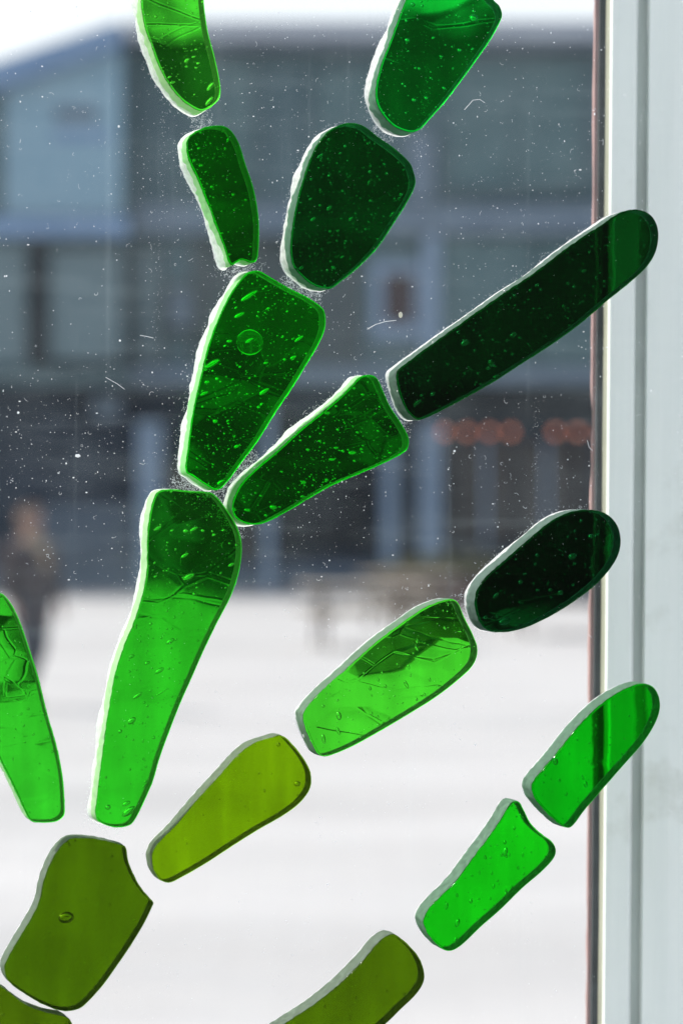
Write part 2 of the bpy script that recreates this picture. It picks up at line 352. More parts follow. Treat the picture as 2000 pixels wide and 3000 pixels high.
blob('nose', (0, -.112, 1.585), (.012, .018, .022), M['skin'], per); blob('mouth', (0, -.098, 1.548), (.024, .008, .008), M['lip'], per)
skin('coat', [(0, 0, .98), (0, 0, 1.10), (0, -.01, 1.26), (0, 0, 1.385), (-.175, 0, 1.365), (-.225, .06, 1.10), (-.215, -.05, .90), (.175, 0, 1.365), (.235, .03, 1.10), (.225, -.09, .91), (0, 0, .80), (0, .01, .66)],
     [(0, 1), (1, 2), (2, 3), (3, 4), (4, 5), (5, 6), (3, 7), (7, 8), (8, 9), (0, 10), (10, 11)],
     [(.17, .135), (.165, .13), (.18, .135), (.12, .09), .078, .062, .05, .078, .062, .05, (.185, .16), (.20, .19)], M['coat'], per)
skin('scarf', [(-.07, -.03, 1.43), (0, -.10, 1.40), (.08, -.03, 1.43), (.03, .07, 1.46), (-.04, .07, 1.46), (.06, -.14, 1.28), (.07, -.16, 1.16)], [(0, 1), (1, 2), (2, 3), (3, 4), (1, 5), (5, 6)], [.045, .05, .045, .04, .04, .04, .035], M['scarf'], per)
skin('trousers', [(0, 0, .90), (-.09, 0, .86), (-.10, -.14, .49), (-.10, -.10, .12), (.09, 0, .86), (.10, .04, .49), (.10, .26, .16)], [(0, 1), (1, 2), (2, 3), (0, 4), (4, 5), (5, 6)], [.12, .10, .072, .06, .10, .072, .06], M['trouser'], per)
for sx, yy, hz, tl in ((-1, -.10, .05, -.27), (1, .26, .10, .12)):
    skin('shoe', [(sx * .10, yy + .03, hz), (sx * .105, (yy + tl) / 2, .05), (sx * .11, tl - .01, .042)], [(0, 1), (1, 2)], [.05, .048, .042], M['shoe'], per)
per.location = ((92 - 1000) * K * 23.2, 23.2, 0); per.rotation_euler = (0, 0, math.radians(35)); per.scale = (0.97,) * 3

# ------------------------------------------------------------------ window frame outside the pane
WF = 0.055
M['paint'] = None
m, n, l, out = mat('old white paint'); M['paint'] = m
b = n.new('ShaderNodeBsdfPrincipled'); l.new(b.outputs[0], out.inputs[0]); b.inputs['Roughness'].default_value = 0.45
tc = n.new('ShaderNodeTexCoord'); mp = n.new('ShaderNodeMapping'); mp.inputs['Scale'].default_value = (120, 120, 9); l.new(tc.outputs['Object'], mp.inputs[0])
nz = n.new('ShaderNodeTexNoise'); nz.inputs['Scale'].default_value = 1; nz.inputs['Detail'].default_value = 6; l.new(mp.outputs[0], nz.inputs['Vector'])
cr = n.new('ShaderNodeValToRGB'); cr.color_ramp.elements[0].position = 0.3; cr.color_ramp.elements[0].color = (0.76, 0.81, 0.77, 1); cr.color_ramp.elements[1].position = 0.7; cr.color_ramp.elements[1].color = (0.85, 0.89, 0.85, 1)
l.new(nz.outputs[0], cr.inputs[0])
ng = n.new('ShaderNodeTexNoise'); ng.inputs['Scale'].default_value = 34; ng.inputs['Detail'].default_value = 8; ng.inputs['Roughness'].default_value = .7; l.new(tc.outputs['Object'], ng.inputs['Vector'])
rg = n.new('ShaderNodeMapRange'); rg.inputs[1].default_value = .56; rg.inputs[2].default_value = .74; rg.inputs[3].default_value = 0; rg.inputs[4].default_value = .55; l.new(ng.outputs[0], rg.inputs[0])
gm = n.new('ShaderNodeMix'); gm.data_type = 'RGBA'; l.new(rg.outputs[0], gm.inputs[0]); l.new(cr.outputs[0], gm.inputs[6]); gm.inputs[7].default_value = (.50, .52, .45, 1); l.new(gm.outputs[2], b.inputs['Base Color'])
nz2 = n.new('ShaderNodeTexNoise'); nz2.inputs['Scale'].default_value = 60; l.new(tc.outputs['Object'], nz2.inputs['Vector'])
bp = n.new('ShaderNodeBump'); bp.inputs['Strength'].default_value = 0.15; bp.inputs['Distance'].default_value = 0.001; l.new(nz2.outputs[0], bp.inputs['Height']); l.new(bp.outputs[0], b.inputs['Normal'])
M['groove'] = simple('shade toned groove paint', (0.56, 0.62, 0.58), 0.6, 0.12, 40)  # shadow in the groove put into a darker paint colour
M['cream'] = simple('yellowed putty', (0.42, 0.42, 0.32), 0.7, 0.2, 60)
M['gasket'] = simple('black rubber', (0.035, 0.04, 0.043), 0.7, 0.3, 90, spec=0.15)
M['sealant'] = simple('pink brown sealant', (0.33, 0.21, 0.20), 0.6, 0.3, 80)
fz0, fz1 = 1.28, 1.92
fo = Q(px2uv(1800, 1500, WF)[0], 0, WF); fo.z = fz0
fr = tag(empty('window_frame', fo), 'white painted upright window frame with dark rubber gasket along the right side', 'window frame')
def strip(name, prof, m, smooth=False, ragged=0, nz_=40, seed=0):
    """prof: list of (px, w) at image height 1500, swept vertically with the frame's slight lean"""
    V, F = [], []; k = len(prof)
    for i in range(nz_ + 1):
        z = fz0 + (fz1 - fz0) * i / nz_
        for j, (px, w) in enumerate(prof):
            u, _ = px2uv(px, 1500, w); u += (z - 1.6) * 0.0085
            if ragged and j in (0, k - 1): u += ragged * (noise.noise(Vector((seed, z * 38, 0))) + 0.5 * noise.noise(Vector((seed, z * 150, 3))))
            V.append(Q(u, z - 1.6, w))
    for i in range(nz_):
        for j in range(k):
            a0 = i * k + j; a1 = i * k + (j + 1) % k
            F.append((a0, a1, a1 + k, a0 + k))
    F += [tuple(range(k))[::-1], tuple(range(nz_ * k, nz_ * k + k))]
    return obj(name, V, F, m, fr, smooth=smooth)
strip('sealant_bead', [(1727, WF+.009), (1731, WF+.0075), (1746, WF+.007), (1752, WF+.012), (1728, WF+.012)], M['sealant'], ragged=0.0006, nz_=220, seed=3)
strip('rubber_gasket', [(1741, WF+.0065), (1745, WF+.005), (1764, WF+.0045), (1790, WF+.012), (1753, WF+.012)], M['gasket'], ragged=0.00025, nz_=120, seed=9)
strip('putty_line', [(1763, WF+.0035), (1776, WF+.0025), (1776, WF+.004), (1764, WF+.0045)], M['cream'], ragged=0.0002, nz_=120, seed=5)
prof = [(1775, WF+.006), (1775, WF+.001), (1782, WF+.0002), (1800, WF), (1846, WF), (1853, WF+.0006), (1857, WF+.0025), (1857, WF+.006)]
strip('inner_stile', prof, M['paint'])
strip('frame_groove', [(1857.5, WF+.0045), (1885, WF+.0045), (1885, WF+.006), (1857.5, WF+.006)], M['groove'])
prof = [(1885.5, WF+.009), (1885.5, WF+.0025), (1891, WF+.0009)] + [(1891 + 260 * math.sin(q), WF + .0009 - 0.0015 * math.sin(q * 2) + 0.016 * (1 - math.cos(q))) for q in [i * math.pi / 22 for i in range(1, 12)]] + [(2151, WF+.03)]
strip('outer_stile', prof, M['paint'])

# ------------------------------------------------------------------ the pane
m, n, l, out = mat('dusty window glass'); M['pane'] = m
tr = n.new('ShaderNodeBsdfTransparent'); tr.inputs[0].default_value = (0.985, 0.992, 0.99, 1)
gl = n.new('ShaderNodeBsdfGlossy'); gl.inputs['Roughness'].default_value = 0.02
tl = n.new('ShaderNodeBsdfTranslucent'); tl.inputs[0].default_value = (0.72, 0.90, 0.98, 1)
df = n.new('ShaderNodeBsdfDiffuse'); df.inputs[0].default_value = (0.8, 0.85, 0.9, 1)
tc = n.new('ShaderNodeTexCoord')
nz = n.new('ShaderNodeTexNoise'); nz.inputs['Scale'].default_value = 26; nz.inputs['Detail'].default_value = 8; nz.inputs['Roughness'].default_value = 0.7
l.new(tc.outputs['Object'], nz.inputs['Vector'])
mr = n.new('ShaderNodeMapRange'); mr.inputs[1].default_value = 0.35; mr.inputs[2].default_value = 0.75; mr.inputs[3].default_value = 0.003; mr.inputs[4].default_value = 0.026; l.new(nz.outputs[0], mr.inputs[0])
x1 = n.new('ShaderNodeMixShader'); x1.inputs[0].default_value = 0.004; l.new(tr.outputs[0], x1.inputs[1]); l.new(gl.outputs[0], x1.inputs[2])
x2 = n.new('ShaderNodeMixShader'); x2.inputs[0].default_value = 0.35; l.new(tl.outputs[0], x2.inputs[1]); l.new(df.outputs[0], x2.inputs[2])
x3 = n.new('ShaderNodeMixShader'); 
ms = n.new('ShaderNodeMapping'); ms.inputs['Scale'].default_value = (420, 420, 7); l.new(tc.outputs['Object'], ms.inputs[0])
ns = n.new('ShaderNodeTexNoise'); ns.inputs['Scale'].default_value = 1; ns.inputs['Detail'].default_value = 3; l.new(ms.outputs[0], ns.inputs['Vector'])
rs = n.new('ShaderNodeMapRange'); rs.inputs[1].default_value = .62; rs.inputs[2].default_value = .8; rs.inputs[3].default_value = 0; rs.inputs[4].default_value = .03; l.new(ns.outputs[0], rs.inputs[0])
mw = n.new('ShaderNodeMapping'); mw.inputs['Rotation'].default_value = (0, .5, 0); mw.inputs['Scale'].default_value = (40, 40, 260); l.new(tc.outputs['Object'], mw.inputs[0])
nw = n.new('ShaderNodeTexNoise'); nw.inputs['Scale'].default_value = 1; nw.inputs['Detail'].default_value = 5; l.new(mw.outputs[0], nw.inputs['Vector'])
rw = n.new('ShaderNodeMapRange'); rw.inputs[1].default_value = .5; rw.inputs[2].default_value = .85; rw.inputs[3].default_value = 0; rw.inputs[4].default_value = .018; l.new(nw.outputs[0], rw.inputs[0])
s1 = n.new('ShaderNodeMath'); s1.operation = 'ADD'; l.new(rs.outputs[0], s1.inputs[0]); l.new(rw.outputs[0], s1.inputs[1])
s2 = n.new('ShaderNodeMath'); s2.operation = 'ADD'; l.new(s1.outputs[0], s2.inputs[0]); l.new(mr.outputs[0], s2.inputs[1])
l.new(s2.outputs[0], x3.inputs[0]); l.new(x1.outputs[0], x3.inputs[1]); l.new(x2.outputs[0], x3.inputs[2]); l.new(x3.outputs[0], out.inputs[0])
W0 = T + 0.0002; W1 = W0 + 0.004
V = [Q(u, v, w) for w in (W0, W1) for u, v in ((-0.17, -0.30), (0.17, -0.30), (0.17, 0.30), (-0.17, 0.30))]
F = [(0,1,2,3),(7,6,5,4),(0,4,5,1),(1,5,6,2),(2,6,7,3),(3,7,4,0)]
tag(obj('window_pane', V, F, M['pane'], origin=Q(0, -0.30, W0)), 'clear dusty upright glass pane that carries the green glass pieces', 'window pane')

# ------------------------------------------------------------------ green glass pieces
P = {}
P[1] = [(414,0),(423,67),(443,129),(472,205),(501,254),(532,290),(563,312),(590,323),(617,312),(639,292),(647,268),(644,232),(630,165),(612,98),(603,45),(598,0),(590,-90),(560,-130),(450,-130),(418,-90)]
P[2] = [(577,382),(612,368),(653,367),(679,382),(702,420),(720,478),(740,536),(753,594),(760,656),(758,732),(753,759),(738,769),(706,761),(677,775),(657,723),(633,661),(608,594),(577,518),(554,469),(547,424),(554,400)]
P[3] = [(1189,0),(1163,66),(1143,122),(1117,189),(1102,255),(1105,301),(1128,342),(1158,370),(1199,385),(1230,378),(1260,347),(1301,301),(1352,235),(1408,158),(1439,112),(1464,66),(1472,41),(1464,15),(1449,0),(1400,-50),(1290,-70),(1215,-40)]
P[4] = [(969,378),(1005,361),(1041,359),(1071,370),(1107,398),(1158,434),(1199,472),(1212,500),(1218,536),(1199,582),(1158,648),(1107,724),(1046,786),(995,827),(969,844),(929,839),(893,816),(862,781),(852,735),(855,679),(870,592),(893,510),(918,444),(944,403)]
P[5] = [(715,807),(736,794),(761,793),(792,810),(848,843),(899,868),(940,896),(953,919),(953,960),(935,1006),(899,1067),(858,1134),(807,1210),(756,1292),(710,1353),(669,1409),(639,1435),(608,1424),(567,1396),(545,1376),(553,1297),(567,1200),(590,1098),(613,1006),(644,924),(680,853)]
P[6] = [(1057,1103),(1083,1097),(1106,1108),(1123,1144),(1144,1190),(1174,1236),(1196,1277),(1197,1307),(1180,1328),(1123,1358),(1052,1389),(970,1424),(899,1465),(838,1501),(777,1532),(736,1537),(700,1524),(682,1496),(685,1460),(710,1414),(756,1368),(817,1317),(889,1251),(960,1195),(1016,1144),(1042,1116)]
P[7] = [(1163,1090),(1186,1067),(1272,1003),(1376,929),(1473,860),(1576,791),(1674,716),(1760,659),(1812,625),(1858,612),(1898,622),(1921,648),(1930,688),(1921,739),(1892,785),(1841,831),(1777,883),(1703,946),(1617,1009),(1536,1061),(1456,1113),(1376,1159),(1301,1199),(1232,1229),(1198,1210),(1177,1170),(1164,1124)]
P[8] = [(468,1438),(504,1433),(557,1438),(602,1440),(629,1449),(660,1485),(691,1534),(707,1579),(708,1632),(696,1695),(673,1757),(638,1824),(597,1909),(566,1980),(530,2061),(495,2150),(468,2226),(450,2288),(423,2351),(396,2404),(374,2422),(334,2425),(298,2413),(281,2391),(285,2338),(296,2248),(307,2159),(321,2070),(338,1976),(365,1891),(396,1815),(419,1739),(430,1677),(432,1614),(434,1547),(443,1489),(454,1454)]
P[9] = [(0,1736),(24,1755),(55,1809),(85,1894),(115,1991),(139,2088),(167,2185),(185,2276),(191,2360),(188,2391),(164,2409),(121,2412),(91,2406),(73,2379),(48,2324),(18,2263),(0,2227),(-40,2130),(-75,2000),(-85,1870),(-60,1770),(-25,1733)]
P[10] = [(745,2179),(794,2163),(830,2157),(866,2191),(897,2233),(912,2270),(909,2312),(879,2354),(830,2391),(757,2433),(679,2482),(606,2530),(533,2572),(497,2588),(470,2579),(451,2548),(447,2506),(467,2469),(515,2421),(576,2348),(642,2276),(703,2209)]
P[11] = [(200,2463),(254,2457),(315,2466),(360,2478),(370,2485),(373,2500),(379,2530),(400,2579),(424,2615),(446,2640),(451,2647),(448,2656),(424,2706),(388,2766),(351,2821),(303,2888),(254,2942),(224,2961),(182,2964),(133,2948),(79,2918),(30,2881),(15,2851),(18,2821),(48,2766),(91,2694),(115,2645),(130,2579),(158,2512)]
P[12] = [(-10,2884),(24,2907),(73,2944),(133,2968),(188,2980),(212,3000),(215,3040),(190,3100),(60,3130),(-60,3050),(-70,2930),(-40,2886)]
P[13] = [(895,2081),(939,2029),(1013,1963),(1093,1890),(1181,1824),(1247,1780),(1306,1758),(1339,1762),(1361,1809),(1387,1861),(1400,1905),(1387,1949),(1343,1993),(1277,2044),(1196,2095),(1108,2147),(1027,2191),(961,2216),(932,2209),(910,2169),(895,2132),(889,2103)]
P[14] = [(1394,1743),(1423,1692),(1489,1633),(1555,1575),(1621,1523),(1680,1498),(1739,1494),(1783,1509),(1812,1545),(1819,1597),(1801,1648),(1753,1707),(1680,1765),(1607,1809),(1533,1842),(1467,1853),(1423,1842),(1398,1802)]
P[15] = [(1559,2301),(1579,2269),(1627,2213),(1691,2133),(1754,2070),(1818,2026),(1874,2004),(1910,2010),(1930,2038),(1934,2078),(1918,2125),(1882,2181),(1826,2245),(1770,2309),(1715,2373),(1683,2416),(1663,2427),(1635,2412),(1595,2373),(1567,2337)]
P[16] = [(1495,2357),(1519,2349),(1535,2373),(1555,2412),(1587,2444),(1615,2464),(1629,2488),(1623,2516),(1587,2556),(1531,2604),(1467,2667),(1412,2715),(1348,2775),(1308,2787),(1268,2755),(1248,2723),(1243,2691),(1268,2652),(1332,2588),(1380,2524),(1428,2460),(1467,2404)]
P[17] = [(838,3000),(909,2954),(989,2891),(1069,2811),(1109,2763),(1149,2739),(1180,2755),(1220,2795),(1240,2835),(1243,2875),(1220,2915),(1172,2962),(1133,3000),(1060,3060),(960,3110),(820,3120),(760,3060)]
LAB = {
 1: 'green glass piece cut by the top edge, the leftmost and brightest of the two there',
 2: 'small dark green glass piece with bright white left rim, below the top left piece',
 3: 'green glass piece cut by the top edge, bright above and dark below, with scratches',
 4: 'broad dark green glass piece with rounded shoulders, below the top right piece',
 5: 'wedge shaped mid green glass piece full of bubbles, with a large ring bubble',
 6: 'bubbly green glass piece between the bubbly wedge and the longest dark bar',
 7: 'longest, almost black green glass bar reaching over the window frame at upper right',
 8: 'tall curved glass piece, dark at its top and bright green towards its foot',
 9: 'bright green glass piece cut by the left edge with dark creases at its top',
 10: 'yellow olive glass piece, lighter of the olive ones, slanting up right',
 11: 'dark olive glass piece with a notched right corner and one oval bubble',
 12: 'olive glass sliver in the bottom left corner below the notched olive piece',
 13: 'bright green glass piece with zigzag creases below the almost black oval',
 14: 'almost black green oval glass piece overlapping the frame gasket',
 15: 'emerald glass piece crossing the frame at lower right with a dark stripe through it',
 16: 'emerald glass piece with a notched top, left of the one crossing the frame',
 17: 'dark olive glass piece cut by the bottom edge near the middle'}
#      transmission tint, facet amount, facet scale, stretch angle, wedge tilt (u, v), large bubbles, fine bubbles, silicone amount
G1, G2, G3 = (0.030, 0.58, 0.014), (0.012, 0.42, 0.020), (0.004, 0.26, 0.035)
SP = {
 1: ((0.07, 0.72, 0.03), .008, 50, 2.2, (0, -.002), 9, 110, 1.0),
 2: ((0.004, 0.45, 0.004), .012, 70, 0.3, (0, 0), 10, 110, 1.0),
 3: ((0.003, 0.50, 0.030), .014, 45, 2.4, (0, -.004), 14, 110, 0.9),
 4: ((0.001, 0.19, 0.012), .010, 50, 0.9, (0, 0), 34, 260, 1.0),
 5: ((0.004, 0.70, 0.006), .030, 70, 0.6, (0, -.004), 34, 280, 1.0),
 6: ((0.004, 0.58, 0.006), .030, 70, 1.2, (0, -.006), 26, 230, 1.0),
 7: ((0.0005, 0.070, 0.006), .008, 50, 0.5, (0, 0), 48, 330, 0.6),
 8: ((0.028, 0.62, 0.018), .018, 45, 1.0, (0, -.004), 26, 250, 0.7),
 9: ((0.04, 0.70, 0.025), .022, 70, 1.0, (0, .004), 6, 50, 0.25),
 10: ((0.185, 0.40, 0.001), .010, 50, 0.7, (0, 0), 5, 18, 0.12),
 11: ((0.074, 0.18, 0.001), .008, 40, 0.7, (0, 0), 5, 22, 0.12),
 12: ((0.075, 0.165, 0.001), .008, 40, 0.7, (0, 0), 2, 8, 0.15),
 13: ((0.075, 0.82, 0.03), .040, 62, 0.6, (0, .010), 16, 110, 0.4),
 14: ((0.0005, 0.062, 0.008), .020, 60, 1.3, (0, .006), 18, 110, 0.6),
 15: ((0.002, 0.54, 0.006), .010, 50, 1.1, (0, 0), 14, 70, 0.15),
 16: ((0.006, 0.60, 0.006), .010, 50, 1.1, (0, 0), 18, 60, 0.12),
 17: ((0.085, 0.19, 0.001), .008, 50, 0.7, (0, 0), 4, 12, 0.1)}

def glass_face(name, T_, amt, sc, ang, wedge, seed, back):
    m, n, l, out = mat(name)
    rf = n.new('ShaderNodeBsdfRefraction'); rf.inputs['IOR'].default_value = 1.5; rf.inputs['Roughness'].default_value = 0.0
    gs = n.new('ShaderNodeBsdfGlossy'); gs.inputs['Roughness'].default_value = 0.05
    mx = n.new('ShaderNodeMixShader'); mx.inputs[0].default_value = 0.003
    l.new(rf.outputs[0], mx.inputs[1]); l.new(gs.outputs[0], mx.inputs[2]); l.new(mx.outputs[0], out.inputs[0])
    tc = n.new('ShaderNodeTexCoord'); ge = n.new('ShaderNodeNewGeometry')
    # streaky melt variation of the tint
    mp = n.new('ShaderNodeMapping'); mp.inputs['Rotation'].default_value = (0, ang, 0); mp.inputs['Scale'].default_value = (160, 30, 30); mp.inputs['Location'].default_value = (seed * 3.1, seed, seed * 1.7)
    l.new(tc.outputs['Object'], mp.inputs[0])
    nz = n.new('ShaderNodeTexNoise'); nz.inputs['Scale'].default_value = 1.2; nz.inputs['Detail'].default_value = 4; l.new(mp.outputs[0], nz.inputs['Vector'])
    mr = n.new('ShaderNodeMapRange'); mr.inputs[1].default_value = .3; mr.inputs[2].default_value = .7; mr.inputs[3].default_value = 0.87; mr.inputs[4].default_value = 1.08; l.new(nz.outputs[0], mr.inputs[0])
    cs = n.new('ShaderNodeVectorMath'); cs.operation = 'SCALE'; cs.inputs[0].default_value = [math.sqrt(c) for c in T_]; l.new(mr.outputs[0], cs.inputs['Scale'])
    l.new(cs.outputs[0], rf.inputs['Color'])
    # creased facets: every cell of a stretched voronoi leans its own way
    mp2 = n.new('ShaderNodeMapping'); mp2.inputs['Rotation'].default_value = (0, ang + .5, 0); mp2.inputs['Scale'].default_value = (sc, sc * .3, sc * 1.9); mp2.inputs['Location'].default_value = (seed * 1.3, seed * 2.1, seed)
    l.new(tc.outputs['Object'], mp2.inputs[0])
    nzd = n.new('ShaderNodeTexNoise'); nzd.inputs['Scale'].default_value = 1.1; nzd.inputs['Detail'].default_value = 2; l.new(mp2.outputs[0], nzd.inputs['Vector'])
    dv = n.new('ShaderNodeVectorMath'); dv.operation = 'MULTIPLY_ADD'; dv.inputs[1].default_value = (.22, .22, .22); l.new(nzd.outputs['Color'], dv.inputs[0]); l.new(mp2.outputs[0], dv.inputs[2])
    vo = n.new('ShaderNodeTexVoronoi'); vo.feature = 'SMOOTH_F1'; vo.inputs['Smoothness'].default_value = 0.12; vo.inputs['Scale'].default_value = 1.0; l.new(dv.outputs[0], vo.inputs['Vector'])
    ve = n.new('ShaderNodeTexVoronoi'); ve.feature = 'DISTANCE_TO_EDGE'; ve.inputs['Scale'].default_value = 1.35; l.new(dv.outputs[0], ve.inputs['Vector'])
    er = n.new('ShaderNodeMapRange'); er.inputs[2].default_value = 0.03; l.new(ve.outputs[0], er.inputs[0])
    eb = n.new('ShaderNodeBump'); eb.inputs['Strength'].default_value = min(1.0, amt * 14); eb.inputs['Distance'].default_value = 0.000013; l.new(er.outputs[0], eb.inputs['Height'])
    sb = n.new('ShaderNodeVectorMath'); sb.operation = 'SUBTRACT'; sb.inputs[1].default_value = (.5, .5, .5); l.new(vo.outputs['Color'], sb.inputs[0])
    sc1 = n.new('ShaderNodeVectorMath'); sc1.operation = 'SCALE'; sc1.inputs['Scale'].default_value = (amt * 2.2 if back else amt * .5); l.new(sb.outputs[0], sc1.inputs[0])
    nz3 = n.new('ShaderNodeTexNoise'); nz3.inputs['Scale'].default_value = 95; nz3.inputs['Detail'].default_value = 1; l.new(tc.outputs['Object'], nz3.inputs['Vector'])
    sb3 = n.new('ShaderNodeVectorMath'); sb3.operation = 'SUBTRACT'; sb3.inputs[1].default_value = (.5, .5, .5); l.new(nz3.outputs['Color'], sb3.inputs[0])
    sc3 = n.new('ShaderNodeVectorMath'); sc3.operation = 'SCALE'; sc3.inputs['Scale'].default_value = 0.04; l.new(sb3.outputs[0], sc3.inputs[0])
    ad = n.new('ShaderNodeVectorMath'); ad.operation = 'ADD'; l.new(sc1.outputs[0], ad.inputs[0]); l.new(sc3.outputs[0], ad.inputs[1])
    ad3 = n.new('ShaderNodeVectorMath'); ad3.operation = 'ADD'; l.new(ad.outputs[0], ad3.inputs[0]); l.new(eb.outputs[0], ad3.inputs[1])
    w_ = UP * wedge[0] + VP * wedge[1]
    ad4 = n.new('ShaderNodeVectorMath'); ad4.operation = 'ADD'; ad4.inputs[1].default_value = w_ * (2.0 if back else 0.0); l.new(ad3.outputs[0], ad4.inputs[0])
    no = n.new('ShaderNodeVectorMath'); no.operation = 'NORMALIZE'; l.new(ad4.outputs[0], no.inputs[0]); l.new(no.outputs[0], rf.inputs['Normal'])
    return m
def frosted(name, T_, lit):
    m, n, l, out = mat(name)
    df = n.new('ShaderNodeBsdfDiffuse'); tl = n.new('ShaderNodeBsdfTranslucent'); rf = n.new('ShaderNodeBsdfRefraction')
    g = [(1 - lit) * c + lit * t for c, t in zip((0.30, 0.37, 0.37) if lit < .3 else (.80, .88, .72), (T_[0] ** .4, T_[1] ** .3, T_[2] ** .4))]  # sunlight on the bright edges put into a paler colour, others grey
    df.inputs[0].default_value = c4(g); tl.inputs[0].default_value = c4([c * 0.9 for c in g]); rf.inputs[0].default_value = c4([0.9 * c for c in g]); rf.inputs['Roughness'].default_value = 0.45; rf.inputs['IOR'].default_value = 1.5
    a1 = n.new('ShaderNodeMixShader'); a1.inputs[0].default_value = 0.45; l.new(df.outputs[0], a1.inputs[1]); l.new(tl.outputs[0], a1.inputs[2])
    tc = n.new('ShaderNodeTexCoord'); nz = n.new('ShaderNodeTexNoise'); nz.inputs['Scale'].default_value = 900; nz.inputs['Detail'].default_value = 4; l.new(tc.outputs['Object'], nz.inputs['Vector'])
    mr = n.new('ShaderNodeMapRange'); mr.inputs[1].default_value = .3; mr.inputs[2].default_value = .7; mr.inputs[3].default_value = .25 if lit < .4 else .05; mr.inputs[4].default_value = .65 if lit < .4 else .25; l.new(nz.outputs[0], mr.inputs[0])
    a2 = n.new('ShaderNodeMixShader'); l.new(mr.outputs[0], a2.inputs[0]); l.new(a1.outputs[0], a2.inputs[1]); l.new(rf.outputs[0], a2.inputs[2])
    bp = n.new('ShaderNodeBump'); bp.inputs['Strength'].default_value = .5; bp.inputs['Distance'].default_value = .0003; l.new(nz.outputs[0], bp.inputs['Height'])
    for s_ in (df, tl, rf): l.new(bp.outputs[0], s_.inputs['Normal'])
    ge = n.new('ShaderNodeNewGeometry')      # shade on the edge's inner side put into a darker colour
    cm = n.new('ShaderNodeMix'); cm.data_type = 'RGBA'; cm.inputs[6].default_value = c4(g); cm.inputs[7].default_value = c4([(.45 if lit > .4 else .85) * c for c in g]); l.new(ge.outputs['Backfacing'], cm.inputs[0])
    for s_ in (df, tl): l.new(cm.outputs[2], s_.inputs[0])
    l.new(a2.outputs[0], out.inputs[0]); return m
m, n, l, out = mat('air bubble'); M['bubble'] = m
g = n.new('ShaderNodeBsdfGlass'); g.inputs['IOR'].default_value = 1 / 1.5; g.inputs['Roughness'].default_value = 0; l.new(g.outputs[0], out.inputs[0])
m, n, l, out = mat('white silicone'); M['silicone'] = m
df = n.new('ShaderNodeBsdfDiffuse'); df.inputs[0].default_value = (.93, .94, .95, 1); tl = n.new('ShaderNodeBsdfTranslucent'); tl.inputs[0].default_value = (.94, .95, .96, 1); tr = n.new('ShaderNodeBsdfTransparent')
a1 = n.new('ShaderNodeMixShader'); a1.inputs[0].default_value = .5; l.new(df.outputs[0], a1.inputs[1]); l.new(tl.outputs[0], a1.inputs[2])
tc = n.new('ShaderNodeTexCoord'); nz = n.new('ShaderNodeTexNoise'); nz.inputs['Scale'].default_value = 1400; nz.inputs['Detail'].default_value = 3; l.new(tc.outputs['Object'], nz.inputs['Vector'])
mr = n.new('ShaderNodeMapRange'); mr.inputs[1].default_value = .35; mr.inputs[2].default_value = .65; mr.inputs[3].default_value = .0; mr.inputs[4].default_value = .2; l.new(nz.outputs[0], mr.inputs[0])
a2 = n.new('ShaderNodeMixShader'); l.new(mr.outputs[0], a2.inputs[0]); l.new(a1.outputs[0], a2.inputs[1]); l.new(tr.outputs[0], a2.inputs[2]); l.new(a2.outputs[0], out.inputs[0])
m, n, l, out = mat('dust and lint'); M['dust'] = m
df = n.new('ShaderNodeBsdfDiffuse'); df.inputs[0].default_value = (.8, .82, .85, 1); tl = n.new('ShaderNodeBsdfTranslucent'); tl.inputs[0].default_value = (.85, .88, .9, 1)
a1 = n.new('ShaderNodeMixShader'); a1.inputs[0].default_value = .6; l.new(df.outputs[0], a1.inputs[1]); l.new(tl.outputs[0], a1.inputs[2]); l.new(a1.outputs[0], out.inputs[0])

def smooth_closed(pts, sub=6):
    out = []; N = len(pts)
    for i in range(N):
        p0, p1, p2, p3 = (Vector(pts[(i + k) % N]) for k in (-1, 0, 1, 2))
        for j in range(sub):
            t = j / sub
            out.append(0.5 * ((2 * p1) + (p2 - p0) * t + (2 * p0 - 5 * p1 + 4 * p2 - p3) * t * t + (3 * p1 - p0 - 3 * p2 + p3) * t ** 3))
    return out
def resample(pts, step):
    N = len(pts); L = [0]
    for i in range(N): L.append(L[-1] + (pts[(i + 1) % N] - pts[i]).length)
    cnt = max(40, int(L[-1] / step)); out = []; j = 0
    for i in range(cnt):
        d = L[-1] * i / cnt
        while L[j + 1] < d: j += 1
        f = (d - L[j]) / max(1e-12, L[j + 1] - L[j]); out.append(pts[j].lerp(pts[(j + 1) % N], f))
    return out
def normals2(pts):
    N = len(pts); out = []
    area = sum(pts[i].x * pts[(i + 1) % N].y - pts[(i + 1) % N].x * pts[i].y for i in range(N))
    sg = 1 if area > 0 else -1
    for i in range(N):
        d = pts[(i + 1) % N] - pts[i - 1]; out.append(Vector((d.y, -d.x)).normalized() * sg)
    return out, sg
def inside(p, poly):
    c = False; j = len(poly) - 1
    for i in range(len(poly)):
        if (poly[i].y > p.y) != (poly[j].y > p.y) and p.x < (poly[j].x - poly[i].x) * (p.y - poly[i].y) / (poly[j].y - poly[i].y) + poly[i].x: c = not c
        j = i
    return c
bm = bmesh.new(); bmesh.ops.create_icosphere(bm, subdivisions=3, radius=1); BUB = bpy.data.meshes.new('air_bubble'); bm.to_mesh(BUB); bm.free()
BUB.materials.append(M['bubble']); BUB.polygons.foreach_set('use_smooth', [True] * len(BUB.polygons))
bm = bmesh.new(); bmesh.ops.create_icosphere(bm, subdivisions=2, radius=1); ICO_V = [v.co.copy() for v in bm.verts]; ICO_F = [tuple(v.index for v in f.verts) for f in bm.faces]; bm.free()
BASIS = Matrix((UP, NP, VP)).transposed()      # columns u, w, v
OUT2 = {}; FUZZ = []
